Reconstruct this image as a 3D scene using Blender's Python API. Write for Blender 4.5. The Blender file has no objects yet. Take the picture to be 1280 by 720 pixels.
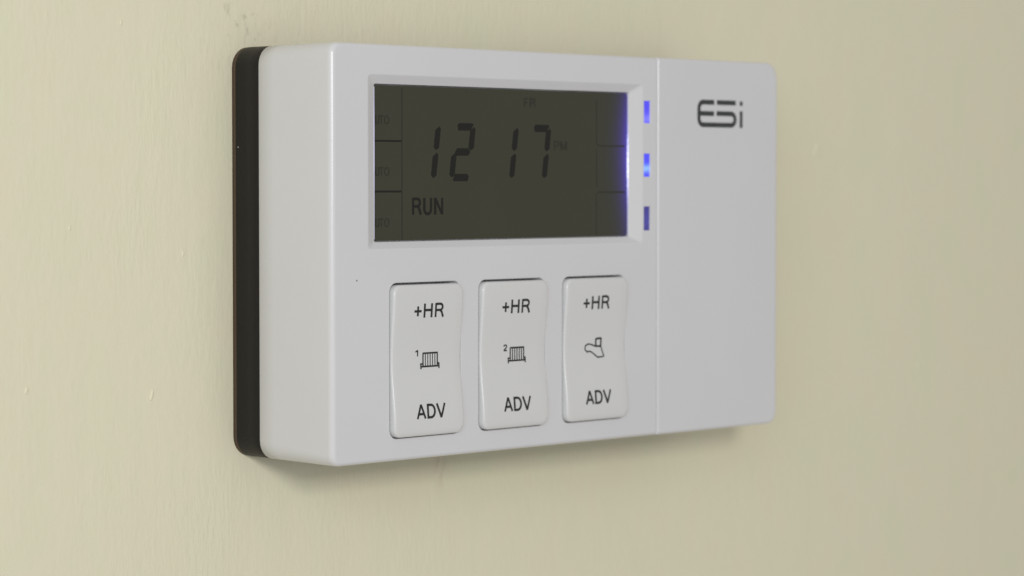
import bpy, bmesh, math, random
from mathutils import Vector, Matrix
from mathutils.geometry import delaunay_2d_cdt
random.seed(4)
MM = 0.001
S = bpy.context.scene
COL = S.collection

# ------------------------------------------------------------------ camera
yaw, pitch, roll = 0.80519492, 0.0386554696, 0.0
fpx = 3452.213
cam_mm = Vector((-402.180485, -473.364633, 61.9301108))
d = Vector((math.sin(yaw)*math.cos(pitch), math.cos(yaw)*math.cos(pitch), -math.sin(pitch)))
r = Vector((math.cos(yaw), -math.sin(yaw), 0)); u = r.cross(d)
cam = bpy.data.cameras.new('camera'); co = bpy.data.objects.new('camera', cam); COL.objects.link(co)
cam.sensor_fit = 'HORIZONTAL'; cam.sensor_width = 36; cam.lens = fpx/1280*36
cam.clip_start = 0.01; cam.clip_end = 50
m = Matrix((r, u, -d)).transposed().to_4x4(); m.translation = cam_mm*MM
co.matrix_world = m
cam.dof.use_dof = True; cam.dof.focus_distance = 0.606; cam.dof.aperture_fstop = 18
S.camera = co

# ------------------------------------------------------------------ light
W = bpy.data.worlds.new('World'); S.world = W; W.use_nodes = True
bg = W.node_tree.nodes['Background']
bg.inputs['Color'].default_value = (1.0, 0.975, 0.93, 1); bg.inputs['Strength'].default_value = 0.435
def area(name, loc, target, size, power, color, size_y=None):
    l = bpy.data.lights.new(name, 'AREA'); l.shape = 'RECTANGLE' if size_y else 'SQUARE'
    l.size = size
    if size_y: l.size_y = size_y
    l.energy = power; l.color = color
    o = bpy.data.objects.new(name, l); COL.objects.link(o)
    o.location = Vector(loc)
    o.rotation_euler = (Vector(target)-Vector(loc)).to_track_quat('-Z', 'Y').to_euler()
    return o
area('room_lamp', (-0.52, -0.92, 0.235), (0.07, 0, 0.046), 0.14, 3.8, (1.0, 0.955, 0.88))
area('window_light', (-1.08, -0.95, 0.34), (0.0, 0, 0.046), 0.75, 6.1, (0.75, 0.85, 1.0), 0.6)
S.view_settings.view_transform = 'Standard'; S.view_settings.look = 'None'
S.view_settings.exposure = 0.02; S.view_settings.gamma = 1
S.render.engine = 'CYCLES'
S.cycles.filter_width = 1.5
S.cycles.max_bounces = 8

# ------------------------------------------------------------------ materials
def new_mat(name):
    mt = bpy.data.materials.new(name); mt.use_nodes = True
    nt = mt.node_tree; return mt, nt, nt.nodes['Principled BSDF']
def plastic(name, col, rough, mottle=0.03, bump=0.02, scale=900, spec=0.5, emit=None):
    mt, nt, b = new_mat(name)
    tc = nt.nodes.new('ShaderNodeTexCoord')
    n = nt.nodes.new('ShaderNodeTexNoise'); n.inputs['Scale'].default_value = 35; n.inputs['Detail'].default_value = 4
    nt.links.new(tc.outputs['Object'], n.inputs['Vector'])
    mx = nt.nodes.new('ShaderNodeMix'); mx.data_type = 'RGBA'
    mx.inputs['A'].default_value = (*[c*(1-mottle) for c in col], 1)
    mx.inputs['B'].default_value = (*[min(1, c*(1+mottle)) for c in col], 1)
    nt.links.new(n.outputs['Fac'], mx.inputs['Factor']); nt.links.new(mx.outputs['Result'], b.inputs['Base Color'])
    n2 = nt.nodes.new('ShaderNodeTexNoise'); n2.inputs['Scale'].default_value = scale; n2.inputs['Detail'].default_value = 3
    nt.links.new(tc.outputs['Object'], n2.inputs['Vector'])
    bp = nt.nodes.new('ShaderNodeBump'); bp.inputs['Strength'].default_value = 0.35; bp.inputs['Distance'].default_value = bump*MM
    nt.links.new(n2.outputs['Fac'], bp.inputs['Height']); nt.links.new(bp.outputs['Normal'], b.inputs['Normal'])
    b.inputs['Roughness'].default_value = rough; b.inputs['Specular IOR Level'].default_value = spec
    return mt
M = {}
M['white'] = plastic('white_plastic', (0.632, 0.630, 0.646), 0.25)
M['button'] = plastic('button_plastic', (0.63, 0.63, 0.628), 0.25)
M['black'] = plastic('black_plastic', (0.0085, 0.0082, 0.008), 0.5, spec=0.25)
M['brown'] = plastic('wall_bounce_brown', (0.085, 0.055, 0.036), 0.55, spec=0.25)  # brown is light bounced off the wall, painted into the rear layer's colour
M['print'] = plastic('black_print', (0.012, 0.013, 0.015), 0.5)
M['logo'] = plastic('grey_print', (0.035, 0.040, 0.042), 0.5)
M['lcd'] = plastic('lcd_glass', (0.0415, 0.042, 0.027), 0.22, 0.08, 0.004, 300, 0.35)
M['segment'] = plastic('lcd_segment', (0.0095, 0.0095, 0.008), 0.25, 0.02, 0.0, 300, 0.28)
M['faint'] = plastic('lcd_faint_segment', (0.026, 0.026, 0.018), 0.25, 0.02, 0.0, 300, 0.35)
M['faintest'] = plastic('lcd_faintest_segment', (0.028, 0.028, 0.019), 0.25, 0.02, 0.0, 300, 0.35)
M['speck'] = plastic('dark_speck', (0.10, 0.095, 0.085), 0.8)

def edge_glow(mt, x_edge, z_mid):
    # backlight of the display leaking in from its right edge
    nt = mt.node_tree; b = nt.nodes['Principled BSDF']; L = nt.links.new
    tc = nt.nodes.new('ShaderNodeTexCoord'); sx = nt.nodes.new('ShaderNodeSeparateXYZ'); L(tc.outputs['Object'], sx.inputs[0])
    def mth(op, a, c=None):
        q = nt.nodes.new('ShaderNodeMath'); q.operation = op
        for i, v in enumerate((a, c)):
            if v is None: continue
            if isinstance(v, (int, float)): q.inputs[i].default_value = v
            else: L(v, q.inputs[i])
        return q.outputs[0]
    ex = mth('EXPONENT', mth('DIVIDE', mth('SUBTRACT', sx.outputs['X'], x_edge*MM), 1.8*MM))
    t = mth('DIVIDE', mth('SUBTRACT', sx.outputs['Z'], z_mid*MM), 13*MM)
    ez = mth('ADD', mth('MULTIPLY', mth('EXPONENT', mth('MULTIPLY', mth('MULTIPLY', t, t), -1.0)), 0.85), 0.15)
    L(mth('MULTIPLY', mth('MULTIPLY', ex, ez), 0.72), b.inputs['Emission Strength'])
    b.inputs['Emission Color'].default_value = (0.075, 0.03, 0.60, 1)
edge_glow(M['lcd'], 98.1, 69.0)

def glow(name, c0, c1, s0, s1, centre_z, spread, noise=0.35, base=(0.1, 0.1, 0.4)):
    """light behind a small lens, or an added glint strip: bright spot fading along z (mm, object space)"""
    mt, nt, b = new_mat(name)
    tc = nt.nodes.new('ShaderNodeTexCoord'); sx = nt.nodes.new('ShaderNodeSeparateXYZ')
    nt.links.new(tc.outputs['Object'], sx.inputs[0])
    def mth(op, a, b2=None):
        q = nt.nodes.new('ShaderNodeMath'); q.operation = op
        for i, v in enumerate((a, b2)):
            if v is None: continue
            if isinstance(v, (int, float)): q.inputs[i].default_value = v
            else: nt.links.new(v, q.inputs[i])
        return q.outputs[0]
    t = mth('DIVIDE', mth('SUBTRACT', sx.outputs['Z'], centre_z*MM), spread*MM)
    g = mth('EXPONENT', mth('MULTIPLY', mth('MULTIPLY', t, t), -1.0))
    n = nt.nodes.new('ShaderNodeTexNoise'); n.inputs['Scale'].default_value = 900; n.inputs['Detail'].default_value = 2
    nt.links.new(tc.outputs['Object'], n.inputs['Vector'])
    g = mth('MULTIPLY', g, mth('ADD', mth('MULTIPLY', n.outputs['Fac'], noise*2), 1-noise))
    g = mth('MINIMUM', g, 1.0)
    mx = nt.nodes.new('ShaderNodeMix'); mx.data_type = 'RGBA'
    mx.inputs['A'].default_value = (*c0, 1); mx.inputs['B'].default_value = (*c1, 1)
    nt.links.new(g, mx.inputs['Factor']); nt.links.new(mx.outputs['Result'], b.inputs['Emission Color'])
    nt.links.new(mth('ADD', mth('MULTIPLY', g, s1-s0), s0), b.inputs['Emission Strength'])
    b.inputs['Base Color'].default_value = (*base, 1); b.inputs['Roughness'].default_value = 0.3
    return mt

def wall_mat():
    mt, nt, b = new_mat('cream_wall_paint')
    L = nt.links.new; N = nt.nodes.new
    tc = N('ShaderNodeTexCoord')
    def mapped(s, rot=0.0):
        mp = N('ShaderNodeMapping'); mp.inputs['Scale'].default_value = s; mp.inputs['Rotation'].default_value = (0, rot, 0)
        L(tc.outputs['Object'], mp.inputs['Vector']); return mp.outputs[0]
    def noise(vec, sc, det=4, rough=0.55):
        n = N('ShaderNodeTexNoise'); n.inputs['Scale'].default_value = sc; n.inputs['Detail'].default_value = det
        n.inputs['Roughness'].default_value = rough; L(vec, n.inputs['Vector']); return n.outputs['Fac']
    # patchy cream: a pinker and a greener tone of the same paint
    patch = noise(mapped((1, 1, 0.7)), 70, 5, 0.6)
    rp = N('ShaderNodeMapRange'); rp.inputs[1].default_value = 0.36; rp.inputs[2].default_value = 0.64; L(patch, rp.inputs[0])
    mx = N('ShaderNodeMix'); mx.data_type = 'RGBA'
    mx.inputs['A'].default_value = (0.735, 0.685, 0.520, 1); mx.inputs['B'].default_value = (0.712, 0.695, 0.518, 1)
    L(rp.outputs[0], mx.inputs['Factor'])
    # grey scuffs on the paint above the corner of the device, and a brown scratch below it
    def spot(x, z, rx, rz):
        sx = N('ShaderNodeSeparateXYZ'); L(tc.outputs['Object'], sx.inputs[0])
        def mth(op, a, c=None):
            q = N('ShaderNodeMath'); q.operation = op
            for i, v in enumerate((a, c)):
                if v is None: continue
                if isinstance(v, (int, float)): q.inputs[i].default_value = v
                else: L(v, q.inputs[i])
            return q.outputs[0]
        a = mth('DIVIDE', mth('SUBTRACT', sx.outputs['X'], x*MM), rx*MM)
        c = mth('DIVIDE', mth('SUBTRACT', sx.outputs['Z'], z*MM), rz*MM)
        return mth('EXPONENT', mth('MULTIPLY', mth('ADD', mth('MULTIPLY', a, a), mth('MULTIPLY', c, c)), -1.0)), mth
    g, mth = spot(4, 97, 9, 9)
    st = noise(mapped((1, 1, 0.55), 0.5), 420, 4, 0.65)
    r1 = N('ShaderNodeMapRange'); r1.inputs[1].default_value = 0.56; r1.inputs[2].default_value = 0.70; L(st, r1.inputs[0])
    f1 = mth('MULTIPLY', mth('MULTIPLY', g, r1.outputs[0]), 0.85)
    m2 = N('ShaderNodeMix'); m2.data_type = 'RGBA'; L(f1, m2.inputs['Factor']); L(mx.outputs['Result'], m2.inputs['A'])
    m2.inputs['B'].default_value = (0.40, 0.37, 0.28, 1)
    g2, mth = spot(65.2, -6.5, 1.6, 4.5)
    g3, mth = spot(69.4, -4.2, 1.5, 0.9)
    r2 = N('ShaderNodeMapRange'); r2.inputs[1].default_value = 0.40; r2.inputs[2].default_value = 0.62; L(st, r2.inputs[0])
    f2 = mth('MULTIPLY', mth('MULTIPLY', mth('ADD', g2, g3), r2.outputs[0]), 0.45)
    m3 = N('ShaderNodeMix'); m3.data_type = 'RGBA'; L(f2, m3.inputs['Factor']); L(m2.outputs['Result'], m3.inputs['A'])
    m3.inputs['B'].default_value = (0.33, 0.22, 0.17, 1)
    L(m3.outputs['Result'], b.inputs['Base Color'])
    b.inputs['Roughness'].default_value = 0.62; b.inputs['Specular IOR Level'].default_value = 0.3
    # relief: vertical brush marks in patches, roller stipple, slow unevenness of the plaster
    brush = noise(mapped((1, 1, 0.24), 0.05), 900, 3, 0.6)
    where = N('ShaderNodeMapRange'); where.inputs[1].default_value = 0.40; where.inputs[2].default_value = 0.62; L(noise(mapped((1, 1, 0.8)), 32, 3), where.inputs[0])
    fine = noise(mapped((1, 1, 0.5)), 520, 3, 0.6)
    slow = noise(mapped((1, 1, 0.5)), 40, 2)
    ridge = noise(mapped((1, 1, 0.03), 0.02), 130, 2)
    hgt = mth('ADD', mth('ADD', mth('MULTIPLY', mth('MULTIPLY', brush, where.outputs[0]), 0.31), mth('MULTIPLY', fine, 0.16)),
              mth('ADD', mth('MULTIPLY', slow, 0.5), mth('MULTIPLY', ridge, 0.18)))
    bp = N('ShaderNodeBump'); bp.inputs['Strength'].default_value = 0.55; bp.inputs['Distance'].default_value = 1.0*MM
    L(hgt, bp.inputs['Height']); L(bp.outputs['Normal'], b.inputs['Normal'])
    return mt
M['wall'] = wall_mat()

# ------------------------------------------------------------------ mesh helpers (all in millimetres)
def link(name, bm, mat, parent=None, loc=(0, 0, 0), smooth=None):
    me = bpy.data.meshes.new(name); bmesh.ops.scale(bm, vec=(MM, MM, MM), verts=bm.verts)
    if smooth is not None:
        for f in bm.faces: f.smooth = smooth
    bm.to_mesh(me); bm.free(); me.materials.append(mat)
    o = bpy.data.objects.new(name, me); COL.objects.link(o)
    o.location = Vector(loc)*MM
    if parent: o.parent = parent
    return o

def rrect(x0, x1, z0, z1, rad, n=7):
    """closed loop, counter-clockwise seen from -Y; rad = radii (bl, br, tr, tl)"""
    if not isinstance(rad, (tuple, list)): rad = (rad,)*4
    out = []
    for (cx, cz, sx, sz, a0), q in zip(((x0, z0, 1, 1, 180), (x1, z0, -1, 1, 270), (x1, z1, -1, -1, 0), (x0, z1, 1, -1, 90)), rad):
        q = max(q, 0.02)
        for k in range(n+1):
            a = math.radians(a0 + 90*k/n)
            out.append((cx + sx*q + q*math.cos(a), cz + sz*q + q*math.sin(a)))
    return out

def rings(bm, loops, smooth=True):
    """loops: list of lists of (x,y,z); bridges each to the next"""
    vs = [[bm.verts.new(p) for p in l] for l in loops]
    for a, b in zip(vs, vs[1:]):
        n = len(a)
        for i in range(n):
            j = (i+1) % n
            f = bm.faces.new((a[i], a[j], b[j], b[i])); f.smooth = smooth
    return vs

def inside(p, loop):
    x, z = p; c = False; n = len(loop)
    for i in range(n):
        x0, z0 = loop[i]; x1, z1 = loop[(i+1) % n]
        if (z0 > z) != (z1 > z) and x < (x1-x0)*(z-z0)/(z1-z0)+x0: c = not c
    return c

def cdt(bm, outer, holes, yfun, smooth=False, pts=()):
    vs = []; es = []
    for l in [outer]+list(holes):
        b0 = len(vs); vs += [Vector(p) for p in l]
        es += [(b0+i, b0+(i+1) % len(l)) for i in range(len(l))]
    vs += [Vector(p) for p in pts]
    V, _, F, *_r = delaunay_2d_cdt(vs, es, [], 0, 1e-6)
    bv = [bm.verts.new((p.x, yfun(p.x, p.y), p.y)) for p in V]
    for f in F:
        c = sum((V[i] for i in f), Vector((0, 0)))/len(f)
        if not inside(c, outer) or any(inside(c, h) for h in holes): continue
        g = bm.faces.new([bv[i] for i in f]); g.smooth = smooth
        g.normal_update()
        if g.normal.y > 0: g.normal_flip()

def fillet_rings(x0, x1, z0, z1, rad, f, fy, y_front, n=6):
    """rings rolling from the side walls onto the front plane; f = fillet width (left, right, bottom, top)"""
    out = []
    for k in range(n+1):
        t = math.pi/2*k/n; c = 1-math.cos(t)
        rr = [max(0.05, q - c*min(f[0 if i in (0, 3) else 1], f[2 if i < 2 else 3])) for i, q in enumerate(rad)]
        l = rrect(x0+f[0]*c, x1-f[1]*c, z0+f[2]*c, z1-f[3]*c, rr)
        out.append(([(x, z) for x, z in l], y_front + fy*(1-math.sin(t))))
    return out

def hole_rings(bm, x0, x1, z0, z1, rad, y_front, fil, depth, floor=True, n=4):
    """a pocket: rounded lip, straight walls, floor.  Returns the outline cut from the front"""
    ls = []; outer = None
    ext = rrect(x0-fil-0.03, x1+fil+0.03, z0-fil-0.03, z1+fil+0.03, rad+fil)
    ls.append([(x, y_front, z) for x, z in ext])
    for k in range(n+1):
        t = math.pi/2*k/n; o = fil*(1-math.sin(t))
        l = rrect(x0-o, x1+o, z0-o, z1+o, rad+o)
        ls.append([(x, y_front+fil*(1-math.cos(t)), z) for x, z in l])
    l = rrect(x0, x1, z0, z1, rad); ls.append([(x, y_front+depth, z) for x, z in l])
    rings(bm, ls)
    if floor: cdt(bm, l, [], lambda x, z: y_front+depth)
    return ext

def stroke(bm, pts, w, yfun, lift, closed=False, step=0.5):
    """a printed line of width w through pts (x, z), mitred, laid on the surface yfun, proud by lift"""
    P = []
    for p in pts:
        if not P or (Vector(p)-P[-1]).length > 0.03: P.append(Vector(p))
    Q = []
    n = len(P); seg = n if closed else n-1
    for i in range(seg):
        a, b = P[i], P[(i+1) % n]; m_ = max(1, int((b-a).length/step))
        for k in range(m_): Q.append(a+(b-a)*k/m_)
    if not closed: Q.append(P[-1])
    n = len(Q); L = []
    for i in range(n):
        if closed or 0 < i < n-1: a = (Q[i]-Q[i-1]).normalized(); b = (Q[(i+1) % n]-Q[i]).normalized()
        elif i == 0: a = b = (Q[1]-Q[0]).normalized()
        else: a = b = (Q[-1]-Q[-2]).normalized()
        na, nb = Vector((-a.y, a.x)), Vector((-b.y, b.x)); mm_ = (na+nb)
        mm_ = mm_.normalized() if mm_.length > 1e-4 else na
        k = min(1/max(mm_.dot(na), 0.2), 2.5)
        L.append((Q[i]+mm_*w/2*k, Q[i]-mm_*w/2*k))
    tv = [[bm.verts.new((p.x, yfun(p.x, p.y)-lift, p.y)) for p in pr] for pr in L]
    bv = [[bm.verts.new((p.x, yfun(p.x, p.y)+0.01, p.y)) for p in pr] for pr in L]
    for i in range(n if closed else n-1):
        j = (i+1) % n
        bm.faces.new((tv[i][0], tv[i][1], tv[j][1], tv[j][0]))
        bm.faces.new((tv[i][0], tv[j][0], bv[j][0], bv[i][0])); bm.faces.new((tv[i][1], bv[i][1], bv[j][1], tv[j][1]))
    if not closed:
        bm.faces.new((tv[0][0], bv[0][0], bv[0][1], tv[0][1])); bm.faces.new((tv[-1][0], tv[-1][1], bv[-1][1], bv[-1][0]))

def arc(cx, cz, rx, rz, a0, a1, n=8):
    return [(cx+rx*math.cos(math.radians(a0+(a1-a0)*k/n)), cz+rz*math.sin(math.radians(a0+(a1-a0)*k/n))) for k in range(n+1)]

# glyphs in a unit cell: height 1, given width in height units
def glyph(ch):
    G = {
     '+': (0.72, [([(0, .47), (.72, .47)], 0), ([(.36, .12), (.36, .82)], 0)]),
     'H': (0.72, [([(0, 0), (0, 1)], 0), ([(.72, 0), (.72, 1)], 0), ([(0, .53), (.72, .53)], 0)]),
     'R': (0.74, [([(0, 0), (0, 1)], 0), ([(0, .94), (.40, .94)]+arc(.42, .72, .24, .22, 90, -90)+[(.40, .50), (0, .50)], 0), ([(.42, .50), (.58, .36), (.74, 0)], 0)]),
     'A': (0.80, [([(0, 0), (.40, 1)], 0), ([(.40, 1), (.80, 0)], 0), ([(.15, .33), (.65, .33)], 0)]),
     'D': (0.70, [([(0, .06), (0, .94), (.28, .94)]+arc(.30, .50, .38, .44, 85, -85, 10)+[(.28, .06)], 1)]),
     'V': (0.76, [([(0, 1), (.38, 0)], 0), ([(.38, 0), (.76, 1)], 0)]),
     'U': (0.66, [([(0, 1), (0, .34)]+arc(.33, .34, .33, .30, 180, 360, 10)+[(.66, 1)], 0)]),
     'N': (0.68, [([(0, 0), (0, 1)], 0), ([(.68, 0), (.68, 1)], 0), ([(.02, .97), (.66, .03)], 0)]),
     'T': (0.62, [([(0, .94), (.62, .94)], 0), ([(.31, .94), (.31, 0)], 0)]),
     'O': (0.68, [(arc(.34, .50, .34, .45, 0, 345, 16), 1)]),
     'F': (0.52, [([(0, 0), (0, 1)], 0), ([(0, .94), (.52, .94)], 0), ([(0, .52), (.44, .52)], 0)]),
     'P': (0.60, [([(0, 0), (0, 1)], 0), ([(0, .94), (.34, .94)]+arc(.36, .70, .24, .24, 90, -90)+[(.34, .46), (0, .46)], 0)]),
     'M': (0.84, [([(0, 0), (0, 1)], 0), ([(.84, 0), (.84, 1)], 0), ([(.02, .97), (.42, .05)], 0), ([(.42, .05), (.82, .97)], 0)]),
     '1': (0.40, [([(.38, 0), (.38, 1)], 0), ([(.34, .92), (.02, .70)], 0)]),
     '2': (0.62, [([(.04, .70)]+arc(.31, .70, .27, .25, 170, -25, 10)+[(.04, .05)], 0), ([(.02, .05), (.64, .05)], 0)]),
    }
    return G[ch]
def lettering(name, text, x, z, hgt, w, mat, parent, yfun, xs=1.0, gap=0.36, xlist=None):
    bm = bmesh.new(); k = 0
    for i, ch in enumerate(text):
        wd, sts = glyph(ch)
        gx, gw = (x, hgt*xs) if xlist is None else (xlist[i][0], (xlist[i][1]-xlist[i][0])/wd)
        for pts, cl in sts:
            stroke(bm, [(gx+p[0]*gw, z+p[1]*hgt) for p in pts], w, yfun, 0.03+0.012*(k % 5), bool(cl)); k += 1
        x = gx + wd*gw + gap*hgt*xs
    return link(name, bm, mat, parent)

# ------------------------------------------------------------------ wall (setting)
bm = bmesh.new()
bmesh.ops.create_cube(bm, size=1, matrix=Matrix.Translation((120, 40.0, 30)) @ Matrix.Diagonal((2400, 80, 2000, 1)))
wall = link('wall', bm, M['wall'], smooth=False)
wall['kind'] = 'structure'; wall['label'] = 'cream painted plaster wall with faint vertical brush marks'
for (x, z, a, b, h, tilt) in ((-56.5, 18.1, .5, .9, .28, .3), (-23.2, 15.3, .45, 1.4, .38, .25), (213.0, 70.6, .9, 2.4, .35, .35), (-31, 96, .4, .7, .2, 0),
                              (-45.0, 52, .35, .7, .18, .2), (262, 8, .5, 1.0, .22, .2), (-14.2, 46, .3, .8, .2, 0)):
    bm = bmesh.new()
    bmesh.ops.create_uvsphere(bm, u_segments=12, v_segments=8, radius=1,
        matrix=Matrix.Translation((x, 0.02, z)) @ Matrix.Rotation(tilt, 4, 'Y') @ Matrix.Diagonal((a, h, b, 1)))
    link('paint_nib', bm, M['wall'], wall, smooth=True)

# ------------------------------------------------------------------ the heating programmer
T = bpy.data.objects.new('heating_programmer', None); COL.objects.link(T)
T.empty_display_size = 0.05
T['label'] = 'white plastic heating programmer with dark display and three rocker buttons on cream wall'
T['category'] = 'heating timer'
Wd, Hd, D = 154.16, 92.0, 32.86
Y0 = -D

# backing plates
def plate(name, x0, x1, z0, z1, rad, ya, yb, fil, mat):
    bm = bmesh.new()
    n = len(rrect(0, 1, 0, 1, .1))
    ls = [[(x, ya, z) for x, z in rrect(x0, x1, z0, z1, (rad,)*4)]]
    for l, y in fillet_rings(x0, x1, z0, z1, (rad,)*4, (fil,)*4, fil, yb, 3): ls.append([(x, y, z) for x, z in l])
    vs = rings(bm, ls)
    f = bm.faces.new(vs[-1]); f.smooth = False
    f = bm.faces.new(list(reversed(vs[0]))); f.smooth = False
    bmesh.ops.recalc_face_normals(bm, faces=bm.faces)
    return link(name, bm, mat, T)
plate('wall_bracket', 0.06, Wd-0.9, 0.06, Hd-0.06, 4.7, 0.0, -1.3, 0.15, M['brown'])
plate('back_plate', 0.0, Wd-0.6, 0.0, Hd, 4.8, -1.25, -9.05, 0.12, M['black'])

M['dust'] = plastic('white_dust', (0.6, 0.6, 0.58), 0.8)
back = [o for o in T.children if o.name == 'back_plate'][0]
for y, z, q in ((-2.1, 69.5, .11), (-7.9, 87.0, .08)):
    bm = bmesh.new(); bmesh.ops.create_uvsphere(bm, u_segments=8, v_segments=6, radius=q, matrix=Matrix.Translation((0.0 if z < 87 else .05, y, z)) @ Matrix.Diagonal((.5, 1, 1.4, 1)))
    link('dust_speck', bm, M['dust'], back, smooth=True)

# housing: a shell with a bevelled display window, three button wells and three light slots
XS = 107.25
bm = bmesh.new()
rad_f = (2.6, 0.5, 0.5, 2.6)
loops = []
for yy, q in ((-9.0, 4.3), (-9.15, 4.3), (-14, 4.0), (-20, 3.6), (-26, 3.1), (Y0+1.5, 2.6)):
    ins = 0.12 if yy == -9.0 else 0.0
    loops.append([(x, yy, z) for x, z in rrect(0.0+ins, XS, 0.0+ins, Hd-ins, (q, .5, .5, q))])
fr = fillet_rings(0, XS, 0, Hd, rad_f, (1.25, 0.5, 0.9, 0.9), 1.25, Y0, 8)
for l, y in fr[1:]: loops.append([(x, y, z) for x, z in l])
l2 = rrect(1.25+.04, XS-.5-.04, .9+.04, Hd-.9-.04, (1.68, .02, .02, 1.68)); loops.append([(x, Y0, z) for x, z in l2])
rings(bm, loops)
holes = []
# display window
wx0, wx1, wz0, wz1 = 10.9, 101.6, 47.05, 85.25
ix0, ix1, iz0, iz1 = 13.95, 98.25, 48.55, 83.3
def wloop(t, o=0, y=0, rad=0.9):
    return [(x, Y0+y, z) for x, z in rrect(wx0+(ix0-wx0)*t-o, wx1+(ix1-wx1)*t+o, wz0+(iz0-wz0)*t-o, wz1+(iz1-wz1)*t+o, rad)]
ext = wloop(0, .30, 0, 1.3)
ls = [ext, wloop(0, .27, 0, 1.27), wloop(0, .15, .015, 1.1), wloop(0, 0, .05, .95), wloop(.07, 0, .14), wloop(.5, 0, .78, .75), wloop(.93, 0, 1.36, .55),
      wloop(.98, 0, 1.43, .5), wloop(1.0, 0, 1.50, .45), wloop(1.0, 0, 1.58, .45), wloop(1.0, 0, 3.2, .45)]
rings(bm, ls)
cdt(bm, [(p[0], p[2]) for p in ls[-1]], [], lambda x, z: Y0+3.2)
holes.append([(p[0], p[2]) for p in ext])
BTN = [17.2, 45.15, 73.2]; BW = 22.2; BZ0, BZ1 = 4.95, 39.45
for bx in BTN:
    holes.append(hole_rings(bm, bx, bx+BW, BZ0, BZ1, 2.2, Y0, 0.22, 4.2))
LED = [(75.97, 81.35), (63.0, 68.6), (50.0, 55.8)]; LX0, LX1 = 102.2, 104.3
LX0 += .0; LX1 += .35
for a, b in LED: holes.append(hole_rings(bm, LX0, LX1, a, b, 0.12, Y0, 0.08, 2.0))
cdt(bm, l2, holes, lambda x, z: Y0)
bmesh.ops.remove_doubles(bm, verts=bm.verts, dist=0.002)
# rear half of the shell that runs on behind the hinged cover
lo = []
for yy, x0 in ((-9.0, XS), (-16.0, XS)):
    lo.append([(x, yy, z) for x, z in rrect(x0, Wd-.3, 0.15, Hd-.15, (.3, 5, 5, .3))])
v = rings(bm, lo); f = bm.faces.new(v[-1]); f.smooth = False
bmesh.ops.recalc_face_normals(bm, faces=bm.faces)
housing = link('housing', bm, M['white'], T)
bm = bmesh.new()
bmesh.ops.create_uvsphere(bm, u_segments=10, v_segments=6, radius=0.19, matrix=Matrix.Translation((7.4, Y0, 40.3)) @ Matrix.Diagonal((1, .3, 1, 1)))
link('dirt_speck', bm, M['speck'], housing, smooth=True)

# cover flap on the right
bm = bmesh.new()
x0f = XS+0.10
rf = (.5, 3.0, 4.2, .5)
lo = [[(x, -16.2, z) for x, z in rrect(x0f, Wd, 0.0, Hd, rf)]]
for l, y in fillet_rings(x0f, Wd, 0, Hd, rf, (0.58, 1.1, 0.9, 0.9), 0.8, Y0, 7): lo.append([(x, y, z) for x, z in l])
l3 = rrect(x0f+.62, Wd-1.14, .94, Hd-.94, (.06, 2.1, 3.28, .06)); lo.append([(x, Y0, z) for x, z in l3])
v = rings(bm, lo); f = bm.faces.new(list(reversed(v[0]))); f.smooth = False
cdt(bm, l3, [], lambda x, z: Y0)
bmesh.ops.remove_doubles(bm, verts=bm.verts, dist=0.002); bmesh.ops.recalc_face_normals(bm, faces=bm.faces)
flap = link('cover_flap', bm, M['white'], T)

# logo printed on the flap
flat = lambda x, z: Y0
bm = bmesh.new(); lw = 1.2
stroke(bm, [(128.7, 81.5), (124.3, 81.5)]+arc(124.3, 79.9, 1.5, 1.6, 90, 180, 6)+[(122.8, 77.4)]+arc(124.3, 77.4, 1.5, 1.5, 180, 270, 6)
       + [(135.3, 75.9)]+arc(135.3, 77.33, 1.55, 1.43, -90, 90, 12)+[(129.6, 78.76)], lw, flat, .03)
stroke(bm, [(122.8, 78.7), (128.6, 78.7)], lw, flat, .042)
stroke(bm, [(129.7, 81.5), (137.1, 81.5)], lw, flat, .03)
stroke(bm, [(139.25, 75.3), (139.25, 79.5)], 1.1, flat, .03)
stroke(bm, [(139.25, 80.85), (139.25, 81.95)], 1.1, flat, .03)
link('logo', bm, M['logo'], flap)

# display
yl = Y0+1.9
lcd = lambda x, z: yl
bm = bmesh.new()
bmesh.ops.create_cube(bm, size=1, matrix=Matrix.Translation(((ix0+ix1)/2, yl+.6, (iz0+iz1)/2)) @ Matrix.Diagonal((ix1-ix0-.3, 1.2, iz1-iz0-.55, 1)))
disp = link('display', bm, M['lcd'], T, smooth=False)
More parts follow.
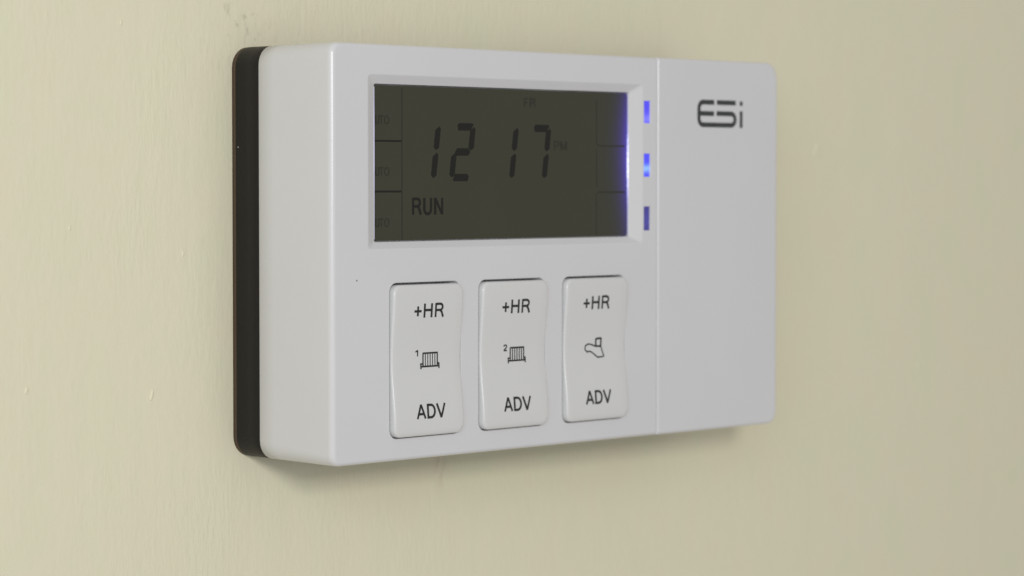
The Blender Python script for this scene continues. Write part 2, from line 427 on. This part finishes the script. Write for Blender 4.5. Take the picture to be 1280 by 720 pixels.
# seven-segment digits
SH = .135; zc = 68.5
def seg_poly(bm, pts):
    a = [bm.verts.new((x+(z-zc)*SH, yl-.03, z)) for x, z in pts]; b = [bm.verts.new((x+(z-zc)*SH, yl+.01, z)) for x, z in pts]
    n = len(a); bm.faces.new(a)
    for i in range(n): bm.faces.new((a[i], a[(i+1) % n], b[(i+1) % n], b[i]))
def digit(xr, segs):
    xl = xr-5.4; t = .84; zt, zm, zb = 74.25, 68.55, 62.75
    bm = bmesh.new()
    def hz(z, k):
        p = {'t': [(xl+.35, z+t*.35), (xl+.8, z+t), (xr-.55, z+t), (xr+.15, z+t*.75), (xr-.75, z-t), (xl+.75, z-t)],
             'm': [(xl+.35, z), (xl+1.0, z+t), (xr-.8, z+t), (xr-.15, z), (xr-.7, z-t), (xl+.9, z-t)],
             'b': [(xl+.5, z-t*.6), (xl+1.1, z+t), (xr-.5, z+t), (xr+.1, z+t*.3), (xr-.2, z-t), (xl+.9, z-t)]}[k]
        seg_poly(bm, p)
    def vt(x, z0, z1):
        seg_poly(bm, [(x-t, z0+.75), (x-.1, z0+.1), (x+t, z0+.6), (x+t, z1-.5), (x+.35, z1+.05), (x-t, z1-.85)])
    for s in segs:
        if s == 'a': hz(zt, 't')
        if s == 'b': vt(xr, zm+.25, zt-.05)
        if s == 'c': vt(xr, zb-.2, zm-.25)
        if s == 'd': hz(zb, 'b')
        if s == 'e': vt(xl+.1, zb-.1, zm-.25)
        if s == 'g': hz(zm, 'm')
    bmesh.ops.recalc_face_normals(bm, faces=bm.faces)
    link('digit', bm, M['segment'], disp)
digit(33.45, 'bc'); digit(44.55, 'abged'); digit(58.75, 'bc'); digit(69.75, 'abc')
lettering('lettering', 'RUN', 26.2, 54.45, 3.75, .62, M['segment'], disp, lcd, xlist=[(26.3, 28.7), (29.8, 31.9), (33.2, 35.4)])
lettering('lettering', 'FR', 62.2, 79.1, 2.1, .42, M['faint'], disp, lcd, xlist=[(62.3, 63.4), (64.3, 65.9)])
lettering('lettering', 'PM', 72.4, 69.2, 2.1, .42, M['faint'], disp, lcd, xlist=[(72.5, 74.0), (74.7, 76.6)])
for z in (74.5, 63.1, 51.85):
    lettering('lettering', 'AUTO', 12.6, z, 1.9, .3, M['faint'], disp, lcd, xlist=[(13.7, 14.6), (14.95, 15.9), (16.1, 17.2), (17.6, 18.9)])
def line(pts, w, mat):
    bm = bmesh.new(); stroke(bm, pts, w, lcd, .03, step=50); link('grid_line', bm, mat, disp)
line([(22.9, iz0+.5), (22.9, 82.6)], .36, M['faint'])
line([(13.8, 70.8), (22.7, 70.8)], .42, M['segment']); line([(13.8, 59.65), (22.7, 59.65)], .42, M['segment'])
line([(87.2, iz0+.6), (87.2, 59.0)], .30, M['faintest']); line([(87.25, 60.6), (87.25, 69.6)], .30, M['faintest'])
line([(87.2, 81.4), (87.2, 71.3), (87.5, 70.6), (88.2, 70.35), (97.3, 70.35)], .36, M['faintest'])
line([(87.6, 59.3), (97.4, 59.3)], .40, M['faint'])

# added glowing strips standing in for the glints on the window's right and left lips
M['glint'] = glow('lip_glint', (0.10, 0.10, 0.9), (0.78, 0.80, 1.0), 0.06, 1.1, 66.0, 7.0, 0.7, (0.5, 0.5, 0.6))
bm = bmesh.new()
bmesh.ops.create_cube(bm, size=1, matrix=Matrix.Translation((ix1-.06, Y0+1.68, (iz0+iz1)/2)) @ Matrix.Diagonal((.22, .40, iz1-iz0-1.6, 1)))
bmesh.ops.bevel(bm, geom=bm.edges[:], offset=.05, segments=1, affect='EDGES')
link('glint_strip', bm, M['glint'], T, smooth=False)
M['glint2'] = glow('lip_glint_faint', (0.30, 0.28, 0.55), (0.55, 0.53, 0.95), 0.15, 0.62, 70.0, 13, 0.3, (0.5, 0.5, 0.6))
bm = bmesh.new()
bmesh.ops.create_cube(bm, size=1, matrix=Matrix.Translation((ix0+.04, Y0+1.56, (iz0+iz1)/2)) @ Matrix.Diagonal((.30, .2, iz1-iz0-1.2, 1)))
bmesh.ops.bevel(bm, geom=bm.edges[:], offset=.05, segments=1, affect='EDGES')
link('glint_strip', bm, M['glint2'], T, smooth=False)

# indicator lights
leds = [('bright blue indicator light, top', (0.075, 0.06, 0.80), (0.20, 0.19, 0.95), 1.0, 1.0, 77.0, 1.2),
        ('brightest blue indicator light with a pale spot, middle', (0.065, 0.07, 0.85), (0.22, 0.42, 1.0), 1.0, 1.25, 65.0, 0.9),
        ('dim blue indicator light, bottom', (0.035, 0.028, 0.15), (0.05, 0.045, 0.22), 1.0, 1.0, 52.5, 2.2)]
for (a, b), (lab, c0, c1, s0, s1, cz, sp) in zip(LED, leds):
    mt = glow('indicator_glow', c0, c1, s0, s1, cz, sp, 0.25, (0.02, 0.02, 0.12))
    bm = bmesh.new()
    bmesh.ops.create_cube(bm, size=1, matrix=Matrix.Translation(((LX0+LX1)/2, Y0+1.0, (a+b)/2)) @ Matrix.Diagonal((LX1-LX0-.04, 1.3, b-a-.04, 1)))
    bmesh.ops.bevel(bm, geom=bm.edges[:], offset=.08, segments=2, affect='EDGES')
    o = link('indicator_light', bm, mt, T, smooth=False); o['label'] = lab

# rocker buttons
BC = (BZ0+BZ1)/2; BH = (BZ1-BZ0)/2-.32
def hgt(z):
    t = min(1, abs((z-BC)/BH)); s = min(1, t*1.12); s = s*s*(3-2*s)
    return 0.30 + (1.15 if z < BC else 0.95)*s
def ybtn(x, z): return Y0-hgt(z)
def make_button(bx):
    x0, x1, z0, z1 = bx+.28, bx+BW-.28, BZ0+.30, BZ1-.46
    bm = bmesh.new(); ls = []
    ls.append([(x, Y0+3.6, z) for x, z in rrect(x0, x1, z0, z1, 2.0)])
    def dense(l, n=14):   # extra points along the long sides so that they follow the rocker curve
        out = []
        for i, p in enumerate(l):
            q = l[(i+1) % len(l)]; out.append(p)
            if abs(q[1]-p[1]) > 5:
                for k in range(1, n*2): out.append((p[0]+(q[0]-p[0])*k/(n*2), p[1]+(q[1]-p[1])*k/(n*2)))
        return out
    ls = [[(x, Y0+3.6, z) for x, z in dense(rrect(x0, x1, z0, z1, 2.0))]]
    fr = fillet_rings(x0, x1, z0, z1, (2.0,)*4, (.5, .5, 1.5, 0.8), .6, 0, 6)
    for l, y in fr: ls.append([(x, ybtn(x, z)+y, z) for x, z in dense(l)])
    rings(bm, ls)
    last = dense(fr[-1][0])
    pts = [(x0+1.6+i*1.7, z0+2.6+j*.9) for i in range(12) for j in range(34) if x0+1.6+i*1.7 < x1-1.4 and z0+2.6+j*.9 < z1-1.8]
    cdt(bm, last, [], ybtn, True, pts)
    bmesh.ops.remove_doubles(bm, verts=bm.verts, dist=0.002); bmesh.ops.recalc_face_normals(bm, faces=bm.faces)
    return link('rocker_button', bm, M['button'], T)
labs = ['left rocker button with a small 1 beside a radiator symbol', 'middle rocker button with a small 2 beside a radiator symbol', 'right rocker button with a tap symbol']
for i, (bx, off) in enumerate(zip(BTN, (0, 28.05, 55.6))):
    b = make_button(bx); b['label'] = labs[i]
    lettering('lettering', '+HR', 0, 31.58, 3.15, .54, M['print'], b, ybtn, xlist=[(23.8+off, 26.0+off), (26.95+off, 29.15+off), (30.45+off, 32.8+off)])
    oa = off - (0.15 if i == 1 else 0) + (0.15 if i == 2 else 0)
    lettering('lettering', 'ADV', 0, 9.1, 3.15, .54, M['print'], b, ybtn, xlist=[(24.45+oa, 26.9+oa), (27.75+oa, 29.95+oa), (30.6+oa, 33.1+oa)])
    if i < 2:
        lettering('numeral', '12'[i], 0, 22.98, 1.4, .33, M['print'], b, ybtn, xlist=[[(24.75, 25.5)], [(53.0, 54.05)]][i])
        o = off+.1
        bm = bmesh.new(); k = 0
        zt, zb = 23.6, 20.62
        for x in [27.05+j*.745 for j in range(7)]:
            stroke(bm, [(x+o, zb), (x+o, zt)], (.25 if i == 0 else .31) if 27.1 < x < 31.4 else .38, ybtn, .03)
        stroke(bm, [(26.95+o, zt), (31.62+o, zt)], .38, ybtn, .045)
        stroke(bm, [(26.2+o, zb), (32.1+o, zb)], .38, ybtn, .045)
        stroke(bm, [(26.95+o, zb+.60), (26.35+o, zb+.60), (26.35+o, zb-.55)], .34, ybtn, .06)
        stroke(bm, [(31.6+o, zb+.60), (32.0+o, zb+.60), (32.0+o, zb-.55)], .34, ybtn, .06)
        link('radiator_symbol', bm, M['print'], b)
    else:
        bm = bmesh.new()
        stroke(bm, [(80.75, 22.1), (80.9, 23.0), (81.9, 23.35), (83.1, 23.15), (84.3, 22.72), (86.35, 22.6), (86.85, 21.4), (87.35, 20.3), (86.8, 20.12), (85.15, 20.08),
                    (84.4, 20.55), (83.6, 21.05), (82.9, 21.42), (82.4, 21.58), (81.9, 21.58), (81.5, 21.42)], .36, ybtn, .03, True)
        stroke(bm, [(84.5, 22.8), (84.5, 24.35), (84.8, 24.52), (86.2, 24.55), (86.35, 24.35), (86.25, 22.75)], .50, ybtn, .045, False)
        stroke(bm, [(84.5, 22.80), (86.3, 22.72)], .35, ybtn, .06)
        link('tap_symbol', bm, M['print'], b)
